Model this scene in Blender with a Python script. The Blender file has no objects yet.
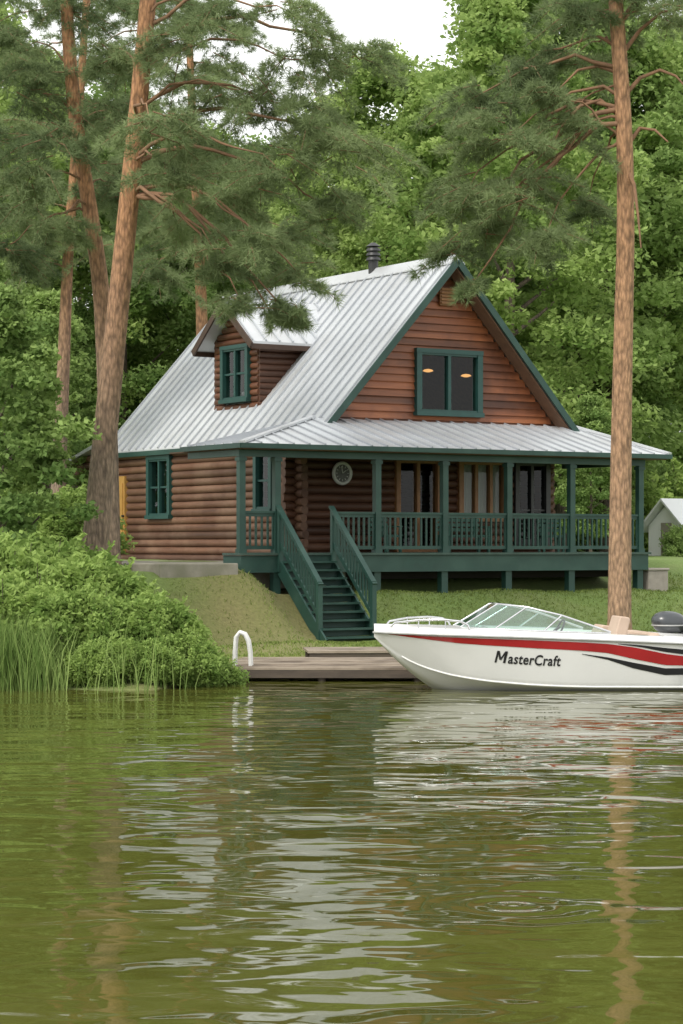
import bpy, math, random
import numpy as np
from mathutils import Vector, Matrix
R = math.radians
random.seed(7); rng = np.random.default_rng(7)
SC = bpy.context.scene; COL = SC.collection
F = 2275.0; CX = 341.5; HY = 545.0; CH = 2.2
def at(px, py, D): return Vector(((px-CX)/F*D, D, CH+(HY-py)/F*D))
def sst(a, b, x):
    t = np.clip((np.asarray(x, float)-a)/(b-a), 0, 1); return t*t*(3-2*t)
UX, UY = 0.844, 0.536; OX, OY = -2.244, 50.8
def to_house(X, D):
    rx = X-OX; ry = D-OY
    return UX*rx+UY*ry, -UY*rx+UX*ry
def ground(X, D):
    X = np.asarray(X, float); D = np.asarray(D, float)
    s, d = to_house(X, D)
    shore = 38.5-3.6*(1-sst(-3.0, -1.7, X))+.35*np.sin(X*.7)+.15*np.sin(X*2.3)
    t = D-shore
    z = -1.5+1.62*sst(-6, 1, t)
    z = z+.95*sst(-2.1, -.1, d)*sst(0, 4, t)+.70*sst(.3, 3.5, d)*sst(0, 6, t)
    z = z+.54*sst(.8, -.2, s)*sst(-2.9, -.9, d)*sst(1.6, .2, d)*sst(-6, -3.5, s)
    z = z+(.03*np.sin(X*1.7+D*.6)+.03*np.sin(X*.6-D*1.3))*sst(0, 3, t)
    return z
# ------------------------------------------------------------ materials
def new_mat(name):
    m = bpy.data.materials.new(name); m.use_nodes = True
    nt = m.node_tree; b = nt.nodes['Principled BSDF']
    return m, nt, b
def rgb(c): return (c[0], c[1], c[2], 1)
def pm(name, c1, c2=None, scale=(1, 1, 1), nscale=3, rough=.6, metal=0, bump=0, detail=5, c3=None, n3=.6, coat=0, bdist=.02, rvar=0, row=None):
    m, nt, b = new_mat(name); L = nt.links
    b.inputs['Roughness'].default_value = rough; b.inputs['Metallic'].default_value = metal
    if coat: b.inputs['Coat Weight'].default_value = coat; b.inputs['Coat Roughness'].default_value = .08
    if c2 is None: c2 = tuple(x*.85 for x in c1)
    tc = nt.nodes.new('ShaderNodeTexCoord'); mp = nt.nodes.new('ShaderNodeMapping')
    mp.inputs['Scale'].default_value = scale; L.new(tc.outputs['Object'], mp.inputs['Vector'])
    n = nt.nodes.new('ShaderNodeTexNoise'); n.inputs['Scale'].default_value = nscale; n.inputs['Detail'].default_value = detail
    n.inputs['Roughness'].default_value = .65
    L.new(mp.outputs[0], n.inputs['Vector'])
    cr = nt.nodes.new('ShaderNodeValToRGB'); L.new(n.outputs[0], cr.inputs[0])
    cr.color_ramp.elements[0].position = .32; cr.color_ramp.elements[0].color = rgb(c1)
    cr.color_ramp.elements[1].position = .68; cr.color_ramp.elements[1].color = rgb(c2)
    out = cr.outputs[0]
    if c3 is not None:
        n2 = nt.nodes.new('ShaderNodeTexNoise'); n2.inputs['Scale'].default_value = n3; n2.inputs['Detail'].default_value = 6
        L.new(tc.outputs['Object'], n2.inputs['Vector'])
        r2 = nt.nodes.new('ShaderNodeValToRGB'); L.new(n2.outputs[0], r2.inputs[0])
        r2.color_ramp.elements[0].position = .45; r2.color_ramp.elements[1].position = .68
        mx = nt.nodes.new('ShaderNodeMix'); mx.data_type = 'RGBA'
        L.new(r2.outputs[0], mx.inputs['Factor']); L.new(out, mx.inputs['A']); mx.inputs['B'].default_value = rgb(c3)
        out = mx.outputs['Result']
    if row is not None:   # each board or log has its own tone
        sx = nt.nodes.new('ShaderNodeSeparateXYZ'); L.new(tc.outputs['Object'], sx.inputs[0])
        a = nt.nodes.new('ShaderNodeMath'); a.operation = 'SUBTRACT'; L.new(sx.outputs['Z'], a.inputs[0]); a.inputs[1].default_value = row[0]
        d = nt.nodes.new('ShaderNodeMath'); d.operation = 'DIVIDE'; L.new(a.outputs[0], d.inputs[0]); d.inputs[1].default_value = row[1]
        fl = nt.nodes.new('ShaderNodeMath'); fl.operation = 'FLOOR'; L.new(d.outputs[0], fl.inputs[0])
        wn = nt.nodes.new('ShaderNodeTexWhiteNoise'); wn.noise_dimensions = '1D'; L.new(fl.outputs[0], wn.inputs['W'])
        mr = nt.nodes.new('ShaderNodeMapRange'); mr.inputs['To Min'].default_value = row[2]; mr.inputs['To Max'].default_value = row[3]; L.new(wn.outputs['Value'], mr.inputs['Value'])
        vm = nt.nodes.new('ShaderNodeVectorMath'); vm.operation = 'SCALE'; L.new(out, vm.inputs[0]); L.new(mr.outputs[0], vm.inputs['Scale']); out = vm.outputs[0]
    L.new(out, b.inputs['Base Color'])
    if rvar:
        mr = nt.nodes.new('ShaderNodeMapRange'); mr.inputs['To Min'].default_value = rough-rvar; mr.inputs['To Max'].default_value = rough+rvar
        L.new(n.outputs[0], mr.inputs['Value']); L.new(mr.outputs[0], b.inputs['Roughness'])
    if bump:
        bp = nt.nodes.new('ShaderNodeBump'); bp.inputs['Strength'].default_value = bump; bp.inputs['Distance'].default_value = bdist
        L.new(n.outputs[0], bp.inputs['Height']); L.new(bp.outputs[0], b.inputs['Normal'])
    return m
def leaf_mat(name, dark, light, transl=.3, nsc=.5):
    m, nt, b = new_mat(name); L = nt.links
    at_ = nt.nodes.new('ShaderNodeAttribute'); at_.attribute_name = 'tint'
    oi = nt.nodes.new('ShaderNodeObjectInfo')
    tc = nt.nodes.new('ShaderNodeTexCoord')
    n = nt.nodes.new('ShaderNodeTexNoise'); n.inputs['Scale'].default_value = nsc; n.inputs['Detail'].default_value = 3
    L.new(tc.outputs['Object'], n.inputs['Vector'])
    a = nt.nodes.new('ShaderNodeMath'); a.operation = 'ADD'; L.new(at_.outputs['Fac'], a.inputs[0]); L.new(n.outputs[0], a.inputs[1])
    s = nt.nodes.new('ShaderNodeMath'); s.operation = 'MULTIPLY_ADD'; s.inputs[1].default_value = .25; L.new(oi.outputs['Random'], s.inputs[0]); L.new(a.outputs[0], s.inputs[2])
    cr = nt.nodes.new('ShaderNodeValToRGB')
    cr.color_ramp.elements[0].position = .38; cr.color_ramp.elements[0].color = rgb(dark)
    cr.color_ramp.elements[1].position = .9; cr.color_ramp.elements[1].color = rgb(light)
    dv = nt.nodes.new('ShaderNodeMath'); dv.operation = 'MULTIPLY'; dv.inputs[1].default_value = .75
    L.new(s.outputs[0], dv.inputs[0]); L.new(dv.outputs[0], cr.inputs[0])
    L.new(cr.outputs[0], b.inputs['Base Color']); b.inputs['Roughness'].default_value = .65
    b.inputs['Specular IOR Level'].default_value = .12
    tr = nt.nodes.new('ShaderNodeBsdfTranslucent'); L.new(cr.outputs[0], tr.inputs['Color'])
    mx = nt.nodes.new('ShaderNodeMixShader'); mx.inputs[0].default_value = transl
    L.new(b.outputs[0], mx.inputs[1]); L.new(tr.outputs[0], mx.inputs[2])
    L.new(mx.outputs[0], nt.nodes['Material Output'].inputs['Surface'])
    return m
def glass_mat(name, tint, refl=.06, rough=.02):
    m, nt, b = new_mat(name); L = nt.links
    nt.nodes.remove(b)
    g = nt.nodes.new('ShaderNodeBsdfGlossy'); g.inputs['Roughness'].default_value = rough
    t = nt.nodes.new('ShaderNodeBsdfTransparent'); t.inputs['Color'].default_value = rgb(tint)
    lw = nt.nodes.new('ShaderNodeLayerWeight'); lw.inputs['Blend'].default_value = .5
    pw = nt.nodes.new('ShaderNodeMath'); pw.operation = 'POWER'; pw.inputs[1].default_value = 4; L.new(lw.outputs['Facing'], pw.inputs[0])
    ad = nt.nodes.new('ShaderNodeMath'); ad.operation = 'MULTIPLY_ADD'; ad.inputs[1].default_value = .8; ad.inputs[2].default_value = refl; ad.use_clamp = True
    L.new(pw.outputs[0], ad.inputs[0])
    mx = nt.nodes.new('ShaderNodeMixShader'); L.new(ad.outputs[0], mx.inputs[0]); L.new(t.outputs[0], mx.inputs[1]); L.new(g.outputs[0], mx.inputs[2])
    L.new(mx.outputs[0], nt.nodes['Material Output'].inputs['Surface'])
    return m
def bark_mat(name, low, high, z0, z1):
    m, nt, b = new_mat(name); L = nt.links
    tc = nt.nodes.new('ShaderNodeTexCoord'); sx = nt.nodes.new('ShaderNodeSeparateXYZ'); L.new(tc.outputs['Object'], sx.inputs[0])
    mr = nt.nodes.new('ShaderNodeMapRange'); mr.inputs['From Min'].default_value = z0; mr.inputs['From Max'].default_value = z1
    L.new(sx.outputs['Z'], mr.inputs['Value'])
    mp = nt.nodes.new('ShaderNodeMapping'); mp.inputs['Scale'].default_value = (1, 1, .3); L.new(tc.outputs['Object'], mp.inputs['Vector'])
    v = nt.nodes.new('ShaderNodeTexVoronoi'); v.inputs['Scale'].default_value = 19; L.new(mp.outputs[0], v.inputs['Vector'])
    n = nt.nodes.new('ShaderNodeTexNoise'); n.inputs['Scale'].default_value = 12; n.inputs['Detail'].default_value = 8; n.inputs['Roughness'].default_value = .7; L.new(mp.outputs[0], n.inputs['Vector'])
    mx = nt.nodes.new('ShaderNodeMix'); mx.data_type = 'RGBA'; mx.inputs['A'].default_value = rgb(low); mx.inputs['B'].default_value = rgb(high)
    L.new(mr.outputs[0], mx.inputs['Factor'])
    ml = nt.nodes.new('ShaderNodeMath'); ml.operation = 'MULTIPLY_ADD'; ml.inputs[1].default_value = .5; L.new(v.outputs['Distance'], ml.inputs[0]); L.new(n.outputs[0], ml.inputs[2])
    r = nt.nodes.new('ShaderNodeMapRange'); r.inputs['From Min'].default_value = .45; r.inputs['From Max'].default_value = .95; r.inputs['To Min'].default_value = 1.3; r.inputs['To Max'].default_value = .45
    L.new(ml.outputs[0], r.inputs['Value'])
    vm = nt.nodes.new('ShaderNodeVectorMath'); vm.operation = 'SCALE'; L.new(mx.outputs['Result'], vm.inputs[0]); L.new(r.outputs[0], vm.inputs['Scale'])
    L.new(vm.outputs[0], b.inputs['Base Color']); b.inputs['Roughness'].default_value = .85
    bp = nt.nodes.new('ShaderNodeBump'); bp.inputs['Strength'].default_value = 1; bp.inputs['Distance'].default_value = .04; bp.invert = True
    L.new(ml.outputs[0], bp.inputs['Height']); L.new(bp.outputs[0], b.inputs['Normal'])
    return m
M = {}
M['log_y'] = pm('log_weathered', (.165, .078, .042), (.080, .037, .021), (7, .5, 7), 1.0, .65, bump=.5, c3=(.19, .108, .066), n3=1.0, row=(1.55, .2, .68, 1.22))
M['log_x'] = pm('log_porch_shaded', (.125, .053, .026), (.065, .028, .016), (.5, 7, 7), 1.0, .6, bump=.4, c3=(.15, .075, .042), n3=1.1, row=(1.65, .2, .7, 1.2))  # logs darkened so the porch recess shade sits in their colour
M['gable'] = pm('plank_stained', (.335, .115, .042), (.17, .052, .020), (.28, 6, 5.4), 1.2, .5, bump=.4, c3=(.12, .040, .018), n3=1.0, row=(4.94, .185, .55, 1.25))
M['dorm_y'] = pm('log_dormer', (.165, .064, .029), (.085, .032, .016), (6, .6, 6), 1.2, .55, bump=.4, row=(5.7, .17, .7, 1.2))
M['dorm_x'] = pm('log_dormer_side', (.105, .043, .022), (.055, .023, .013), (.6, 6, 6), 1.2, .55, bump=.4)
M['soffit'] = pm('soffit_wood', (.15, .078, .041), (.10, .052, .028), (.5, 6, 6), 1.2, .7)
M['trim'] = pm('brown_trim', (.075, .040, .025), (.05, .028, .018), (3, 3, 3), 2, .6)
M['lining'] = pm('attic_lining', (.34, .17, .07), (.22, .11, .045), (3, 3, 1), 4, .6)
M['roof'] = pm('metal_roof', (.66, .68, .70), (.60, .62, .65), (1, 1, 1), .9, .38, metal=.3, c3=(.53, .54, .55), n3=.6, rvar=.05)
M['rib'] = pm('metal_seam', (.50, .52, .55), (.44, .46, .49), (1, 1, 1), .9, .4, metal=.3)
M['green'] = pm('green_paint', (.019, .064, .050), (.014, .046, .037), (1, 1, 1), 4, .5, c3=(.03, .078, .061), n3=2, bump=.1)
M['greenframe'] = pm('green_frame', (.017, .072, .062), (.014, .056, .049), (1, 1, 1), 5, .45)
M['benchgreen'] = pm('bench_green', (.04, .14, .10), (.03, .11, .08), (1, 1, 1), 5, .45)
M['woodframe'] = pm('oak_frame', (.34, .17, .068), (.25, .115, .046), (3, 3, 1), 4, .5)
M['decking'] = pm('deck_boards', (.055, .10, .08), (.04, .068, .055), (1, 6, 1), 3, .7)
M['glass'] = glass_mat('window_glass', (.62, .66, .63), .03)
M['wglass'] = glass_mat('windshield_glass', (.60, .80, .71), .16)
M['curtain'] = pm('curtain_cloth', (.84, .84, .80), (.66, .67, .66), (14, 1, .3), 2, .9)
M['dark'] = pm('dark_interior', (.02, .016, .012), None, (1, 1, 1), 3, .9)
M['black'] = pm('black_metal', (.025, .025, .027), (.04, .04, .042), (1, 1, 1), 8, .45)
M['chrome'] = pm('chrome_tube', (.75, .75, .76), (.6, .6, .62), (1, 1, 1), 8, .18, metal=1)
M['white'] = pm('white_gelcoat', (.76, .76, .745), (.72, .72, .705), (1, 1, 1), 1.5, .22, coat=.5)
M['red'] = pm('red_stripe', (.40, .018, .024), (.32, .013, .018), (1, 1, 1), 2, .25, coat=.4)
M['letter'] = pm('charcoal_decal', (.018, .018, .022), None, (1, 1, 1), 2, .35)
M['vinyl'] = pm('beige_vinyl', (.54, .41, .32), (.47, .35, .27), (1, 1, 1), 3, .5, bump=.1)
M['motor'] = pm('motor_cowl', (.035, .04, .045), (.05, .055, .06), (1, 1, 1), 4, .3, coat=.3)
M['plank'] = pm('weathered_planks', (.36, .30, .235), (.235, .185, .14), (.7, 7, 1), 2.0, .8, bump=.4, c3=(.16, .125, .095), n3=1.5)
M['dockframe'] = pm('dark_wet_wood', (.10, .075, .055), (.05, .038, .03), (.7, 4, 4), 2.0, .7, bump=.3)
M['plastic'] = pm('white_plastic', (.72, .72, .70), (.62, .62, .60), (1, 1, 1), 4, .35)
M['stone'] = pm('patio_stone', (.34, .31, .26), (.24, .22, .18), (1, 1, 1), 3, .85, bump=.3, c3=(.16, .16, .10), n3=.9)
M['concrete'] = pm('concrete', (.36, .32, .28), (.27, .24, .21), (1, 1, 1), 5, .9, bump=.3)
M['clock'] = pm('clock_face', (.17, .17, .165), (.10, .105, .105), (1, 1, 1), 9, .5)
M['clockrim'] = pm('clock_rim', (.72, .72, .70), (.62, .63, .61), (1, 1, 1), 9, .5)
M['greytrim'] = pm('grey_trim', (.42, .42, .41), (.30, .31, .30), (1, 1, 1), 9, .4)
M['whitewall'] = pm('white_siding', (.82, .83, .84), (.76, .77, .78), (1, 1, 1), 1.0, .7)
M['whiteroof'] = pm('pale_roof', (.80, .81, .83), (.74, .75, .77), (1, 1, 1), 1.0, .7)
M['yellow'] = pm('ochre_paint', (.48, .27, .07), (.38, .21, .05), (1, 1, 1), 3, .6)
M['leafA'] = leaf_mat('leaf_broad', (.165, .265, .066), (.42, .54, .18), .48)
M['leafB'] = leaf_mat('leaf_broad_dark', (.122, .208, .057), (.33, .45, .145), .46)
M['shrub'] = leaf_mat('leaf_shrub', (.12, .21, .043), (.34, .46, .13), .44, .9)
M['pine'] = leaf_mat('pine_needles', (.120, .170, .078), (.285, .355, .165), .35, .7)
M['reed'] = leaf_mat('reed_blades', (.13, .22, .05), (.31, .41, .13), .3, .8)
M['grass'] = leaf_mat('grass_blades', (.12, .185, .04), (.29, .36, .105), .35, .5)
M['bark'] = bark_mat('pine_bark', (.26, .19, .135), (.44, .225, .11), 3.5, 9)
M['barkR'] = bark_mat('pine_bark_warm', (.38, .24, .15), (.46, .255, .135), 1, 9)
M['barkD'] = bark_mat('grey_bark', (.14, .11, .085), (.15, .115, .085), 2, 9)
M['twig'] = pm('branch_bark', (.28, .155, .085), (.19, .11, .065), (1, 1, 1), 4, .9)
def ground_mat():
    m, nt, b = new_mat('lawn_and_soil'); L = nt.links
    tc = nt.nodes.new('ShaderNodeTexCoord')
    n = nt.nodes.new('ShaderNodeTexNoise'); n.inputs['Scale'].default_value = .8; n.inputs['Detail'].default_value = 7; L.new(tc.outputs['Object'], n.inputs['Vector'])
    n2 = nt.nodes.new('ShaderNodeTexNoise'); n2.inputs['Scale'].default_value = 14; n2.inputs['Detail'].default_value = 5; L.new(tc.outputs['Object'], n2.inputs['Vector'])
    cr = nt.nodes.new('ShaderNodeValToRGB'); L.new(n.outputs[0], cr.inputs[0])
    e = cr.color_ramp.elements; e[0].position = .46; e[0].color = rgb((.14, .205, .05)); e[1].position = .9; e[1].color = rgb((.20, .205, .085))
    sx = nt.nodes.new('ShaderNodeSeparateXYZ'); L.new(tc.outputs['Object'], sx.inputs[0])
    mr = nt.nodes.new('ShaderNodeMapRange'); mr.inputs['From Min'].default_value = .6; mr.inputs['From Max'].default_value = -.6; L.new(sx.outputs['X'], mr.inputs['Value'])
    mr2 = nt.nodes.new('ShaderNodeMapRange'); mr2.inputs['From Min'].default_value = -4.2; mr2.inputs['From Max'].default_value = -2.6; L.new(sx.outputs['X'], mr2.inputs['Value'])
    m2 = nt.nodes.new('ShaderNodeMath'); m2.operation = 'MULTIPLY'; L.new(mr.outputs[0], m2.inputs[0]); L.new(mr2.outputs[0], m2.inputs[1])
    mu = nt.nodes.new('ShaderNodeMath'); mu.operation = 'MULTIPLY'; L.new(m2.outputs[0], mu.inputs[0]); mu.inputs[1].default_value = .5
    mx = nt.nodes.new('ShaderNodeMix'); mx.data_type = 'RGBA'; L.new(mu.outputs[0], mx.inputs['Factor']); L.new(cr.outputs[0], mx.inputs['A']); mx.inputs['B'].default_value = rgb((.23, .16, .08))
    mm = nt.nodes.new('ShaderNodeMapRange'); mm.inputs['To Min'].default_value = .65; mm.inputs['To Max'].default_value = 1.35; L.new(n2.outputs[0], mm.inputs['Value'])
    vm = nt.nodes.new('ShaderNodeVectorMath'); vm.operation = 'SCALE'; L.new(mx.outputs['Result'], vm.inputs[0]); L.new(mm.outputs[0], vm.inputs['Scale'])
    L.new(vm.outputs[0], b.inputs['Base Color']); b.inputs['Roughness'].default_value = .95
    bp = nt.nodes.new('ShaderNodeBump'); bp.inputs['Strength'].default_value = .6; bp.inputs['Distance'].default_value = .05; L.new(n2.outputs[0], bp.inputs['Height']); L.new(bp.outputs[0], b.inputs['Normal'])
    return m
def water_mat():
    m, nt, b = new_mat('lake_water'); L = nt.links
    b.inputs['Base Color'].default_value = rgb((.078, .080, .016)); b.inputs['Roughness'].default_value = .03; b.inputs['IOR'].default_value = 1.33
    tc = nt.nodes.new('ShaderNodeTexCoord')
    mp = nt.nodes.new('ShaderNodeMapping'); mp.inputs['Scale'].default_value = (.8, 1.2, 1); mp.inputs['Rotation'].default_value = (0, 0, R(5)); L.new(tc.outputs['Object'], mp.inputs['Vector'])
    def noise(sc, det, dist):
        n = nt.nodes.new('ShaderNodeTexNoise'); n.inputs['Scale'].default_value = sc; n.inputs['Detail'].default_value = det; n.inputs['Distortion'].default_value = dist
        L.new(mp.outputs[0], n.inputs['Vector']); return n.outputs[0]
    def math_(op, a, bb):
        x = nt.nodes.new('ShaderNodeMath'); x.operation = op
        for i, q in enumerate((a, bb)):
            if isinstance(q, (int, float)): x.inputs[i].default_value = q
            elif q is not None: L.new(q, x.inputs[i])
        return x.outputs[0]
    mk = nt.nodes.new('ShaderNodeMapRange'); mk.inputs['From Min'].default_value = .38; mk.inputs['From Max'].default_value = .62; mk.inputs['To Min'].default_value = .55; mk.inputs['To Max'].default_value = 1.2
    L.new(noise(.16, 1, 0), mk.inputs['Value'])
    h = math_('MULTIPLY', noise(2.1, .5, .5), .022)
    h = math_('MULTIPLY', h, mk.outputs[0])
    h = math_('ADD', h, math_('MULTIPLY', noise(.6, 0, 0), .042))
    h = math_('ADD', h, math_('MULTIPLY', noise(5.0, .5, .3), .0014))
    dn = nt.nodes.new('ShaderNodeVectorMath'); dn.operation = 'DISTANCE'; L.new(tc.outputs['Object'], dn.inputs[0]); dn.inputs[1].default_value = (1.05, 13.9, 0)
    r = dn.outputs['Value']
    ring = math_('MULTIPLY', math_('SINE', math_('MULTIPLY', r, 26.), None), math_('POWER', 2.718, math_('MULTIPLY', r, -2.2)))
    h = math_('ADD', h, math_('MULTIPLY', ring, .003))
    bp = nt.nodes.new('ShaderNodeBump'); bp.inputs['Strength'].default_value = 1; bp.inputs['Distance'].default_value = 1
    L.new(h, bp.inputs['Height']); L.new(bp.outputs[0], b.inputs['Normal'])
    return m
# ------------------------------------------------------------ mesh builder
class MB:
    def __init__(s): s.v = []; s.f = []; s.sm = []
    def add(s, vs, fs, smooth=False):
        n = len(s.v); s.v += [tuple(v) for v in vs]; s.f += [tuple(i+n for i in f) for f in fs]; s.sm += [smooth]*len(fs)
    def hexa(s, p):
        s.add(p, [(0, 3, 2, 1), (4, 5, 6, 7), (0, 1, 5, 4), (1, 2, 6, 5), (2, 3, 7, 6), (3, 0, 4, 7)])
    def box(s, x0, x1, y0, y1, z0, z1):
        s.hexa([(x0, y0, z0), (x1, y0, z0), (x1, y1, z0), (x0, y1, z0), (x0, y0, z1), (x1, y0, z1), (x1, y1, z1), (x0, y1, z1)])
    def beam(s, a, b, w, h, up=(0, 0, 1)):
        a = Vector(a); b = Vector(b); d = (b-a).normalized(); sd = d.cross(Vector(up)).normalized(); u = sd.cross(d)
        sd *= w/2; u *= h/2
        s.hexa([a-sd-u, a+sd-u, b+sd-u, b-sd-u, a-sd+u, a+sd+u, b+sd+u, b-sd+u])
    def prism(s, poly, off):
        off = Vector(off); n = len(poly); p = [Vector(q) for q in poly]; vs = p+[q+off for q in p]
        fs = [tuple(range(n)), tuple(range(2*n-1, n-1, -1))]+[(i, i+n, (i+1) % n+n, (i+1) % n) for i in range(n)]
        s.add(vs, fs)
    def tube(s, pts, rad, n=8, caps=True, smooth=True):
        pts = [Vector(p) for p in pts]
        if not hasattr(rad, '__len__'): rad = [rad]*len(pts)
        vs = []; fs = []; ref = None
        for i, p in enumerate(pts):
            t = (pts[min(i+1, len(pts)-1)]-pts[max(i-1, 0)]).normalized()
            if ref is None: ref = Vector((0, 0, 1)) if abs(t.z) < .9 else Vector((1, 0, 0))
            a = t.cross(ref).normalized(); bb = a.cross(t); ref = bb
            for k in range(n):
                an = 2*math.pi*k/n; vs.append(p+(a*math.cos(an)+bb*math.sin(an))*rad[i])
        for i in range(len(pts)-1):
            for k in range(n): fs.append((i*n+k, i*n+(k+1) % n, (i+1)*n+(k+1) % n, (i+1)*n+k))
        s.add(vs, fs, smooth)
        if caps:
            m = len(pts)-1
            s.add(vs[:n], [tuple(range(n-1, -1, -1))]); s.add(vs[m*n:], [tuple(range(n))])
    def build(s, name, mat, parent=None, off=None, bevel=0):
        me = bpy.data.meshes.new(name)
        v = s.v if off is None else [(a-off[0], b-off[1], c-off[2]) for a, b, c in s.v]
        me.from_pydata(v, [], s.f); me.polygons.foreach_set('use_smooth', s.sm); me.materials.append(mat); me.update()
        o = bpy.data.objects.new(name, me); COL.objects.link(o)
        if parent: o.parent = parent
        if bevel:
            md = o.modifiers.new('bevel', 'BEVEL'); md.width = bevel; md.segments = 3; md.limit_method = 'ANGLE'
        return o
def tag(o, label, cat, group=None, kind=None):
    if label: o['label'] = label
    if cat: o['category'] = cat
    if group: o['group'] = group
    if kind: o['kind'] = kind
    return o
def thing(name, loc, rz, label, cat, group=None):
    o = bpy.data.objects.new(name, None); COL.objects.link(o); o.location = loc; o.rotation_euler = (0, 0, rz); o.empty_display_size = .2
    return tag(o, label, cat, group)
def share(name, me, parent, loc=(0, 0, 0)):
    o = bpy.data.objects.new(name, me); COL.objects.link(o); o.parent = parent; o.location = loc; return o
def npmesh(name, V, k, tint, mat):
    n = len(V)//k
    me = bpy.data.meshes.new(name); me.vertices.add(len(V)); me.vertices.foreach_set('co', V.astype(np.float32).ravel())
    me.loops.add(n*k); me.loops.foreach_set('vertex_index', np.arange(n*k, dtype=np.int32))
    me.polygons.add(n); me.polygons.foreach_set('loop_start', np.arange(0, n*k, k, dtype=np.int32))
    a = me.attributes.new('tint', 'FLOAT', 'POINT'); a.data.foreach_set('value', np.repeat(tint, k).astype(np.float32))
    me.materials.append(mat); me.update(calc_edges=True); me.validate(); return me
def nrmz(a): return a/np.maximum(np.linalg.norm(a, axis=1, keepdims=True), 1e-9)
def leaves(name, C, size, tint, mat, up=.35, aspect=1.7):
    n = len(C); N = rng.normal(size=(n, 3)); N[:, 2] = np.abs(N[:, 2])+up; N = nrmz(N)
    T = nrmz(np.cross(N, rng.normal(size=(n, 3)))); B = np.cross(N, T)
    sz = (size*(.6+.8*rng.random(n)))[:, None]; Lg = T*sz*aspect/2; W = B*sz/2
    V = np.stack([C-Lg, C+W-Lg*.1, C+Lg, C-W-Lg*.1], 1).reshape(-1, 3)
    return npmesh(name, V, 4, tint, mat)
def needles(name, C, Dr, tint, mat, k=15, ln=.21, w=.0135):
    n = len(C); C2 = np.repeat(C, k, 0); D2 = nrmz(np.repeat(Dr, k, 0)+rng.normal(size=(n*k, 3))*.65)
    S = nrmz(np.cross(D2, rng.normal(size=(n*k, 3))))*w/2; l = (ln*(.7+.6*rng.random(n*k)))[:, None]
    V = np.stack([C2-S, C2+S, C2+D2*l], 1).reshape(-1, 3)
    return npmesh(name, V, 3, np.repeat(tint, k)+rng.normal(size=n*k)*.06, mat)
# ------------------------------------------------------------ setting
xs = np.concatenate([np.linspace(-400, -17, 18), np.linspace(-16, 18, 120), np.linspace(20, 400, 18)])
ys = np.concatenate([np.linspace(15, 31, 6), np.linspace(32, 64, 120), np.linspace(66, 130, 24), np.linspace(150, 700, 12)])
XX, YY = np.meshgrid(xs, ys); ZZ = ground(XX, YY)
V = np.stack([XX, YY, ZZ], -1).reshape(-1, 3); nx = len(xs); ny = len(ys)
fs = [(j*nx+i, j*nx+i+1, (j+1)*nx+i+1, (j+1)*nx+i) for j in range(ny-1) for i in range(nx-1)]
g = MB(); g.add(V.tolist(), fs, True); tag(g.build('ground', ground_mat()), 'grassy lakeside bank with bare brown patches', 'ground', kind='structure')
w = MB(); w.add([(-400, -150, 0), (400, -150, 0), (400, 60, 0), (-400, 60, 0)], [(0, 1, 2, 3)]); tag(w.build('water', water_mat()), 'rippled olive green lake water', 'water', kind='structure')
def blades(name, X, Y, h0, h1, wd, mat, lean=.3):
    n = len(X); Z = ground(X, Y)-.02; h = h0+(h1-h0)*rng.random(n); az = rng.random(n)*6.283
    B = np.stack([X, Y, Z], 1); S = np.stack([np.cos(az), np.sin(az), 0*az], 1)*wd/2
    ln = rng.normal(size=(n, 2))*lean; tip = B+np.stack([ln[:, 0]*h, ln[:, 1]*h, h], 1)
    mid = B+np.stack([ln[:, 0]*h*.3, ln[:, 1]*h*.3, h*.6], 1)
    V = np.stack([B-S, B+S, mid+S*.8, tip, mid-S*.8], 1).reshape(-1, 3)
    me = npmesh(name, V, 5, rng.random(n)*.7, mat); o = bpy.data.objects.new(name, me); COL.objects.link(o); return o
n = 180000; X = rng.uniform(-3.8, 14, n); Y = rng.uniform(39, 60, n); s_, d_ = to_house(X, Y)
dens = sst(-1.0, 1.0, X)*.66+.34
patch = .5+.5*np.sin(X*1.3+Y*.8)*np.sin(X*.5-Y*1.1)
keep = ((d_ < .2) | (s_ > 11.8)) & (rng.random(n) < dens*(.75+.25*patch)) & ~((s_ > .8) & (s_ < 2.5) & (d_ > -2.5)) & ~((s_ < -.3) & (s_ > -2.5) & (d_ > -.55)) & ~((Y < 42.5) & (X > -1.9) & (X < 1.75))
tag(blades('grass', X[keep], Y[keep], .03, .09, .02, M['grass'], .5), 'short lawn grass on the bank below the porch', 'grass', kind='stuff')
n = 10000; X = rng.uniform(-7.5, -2.0, n); Y = 34.95+rng.normal(size=n)*.42+.35*np.sin(X*.7)
keep = rng.random(n) < .03+.97*sst(-4.1, -5.0, X); X = X[keep]; Y = Y[keep]
tag(blades('reeds', X, Y, .25, 1.2, .016, M['reed'], .22), 'tall green reeds and grass at the left waterline', 'reeds', kind='stuff')
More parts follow.
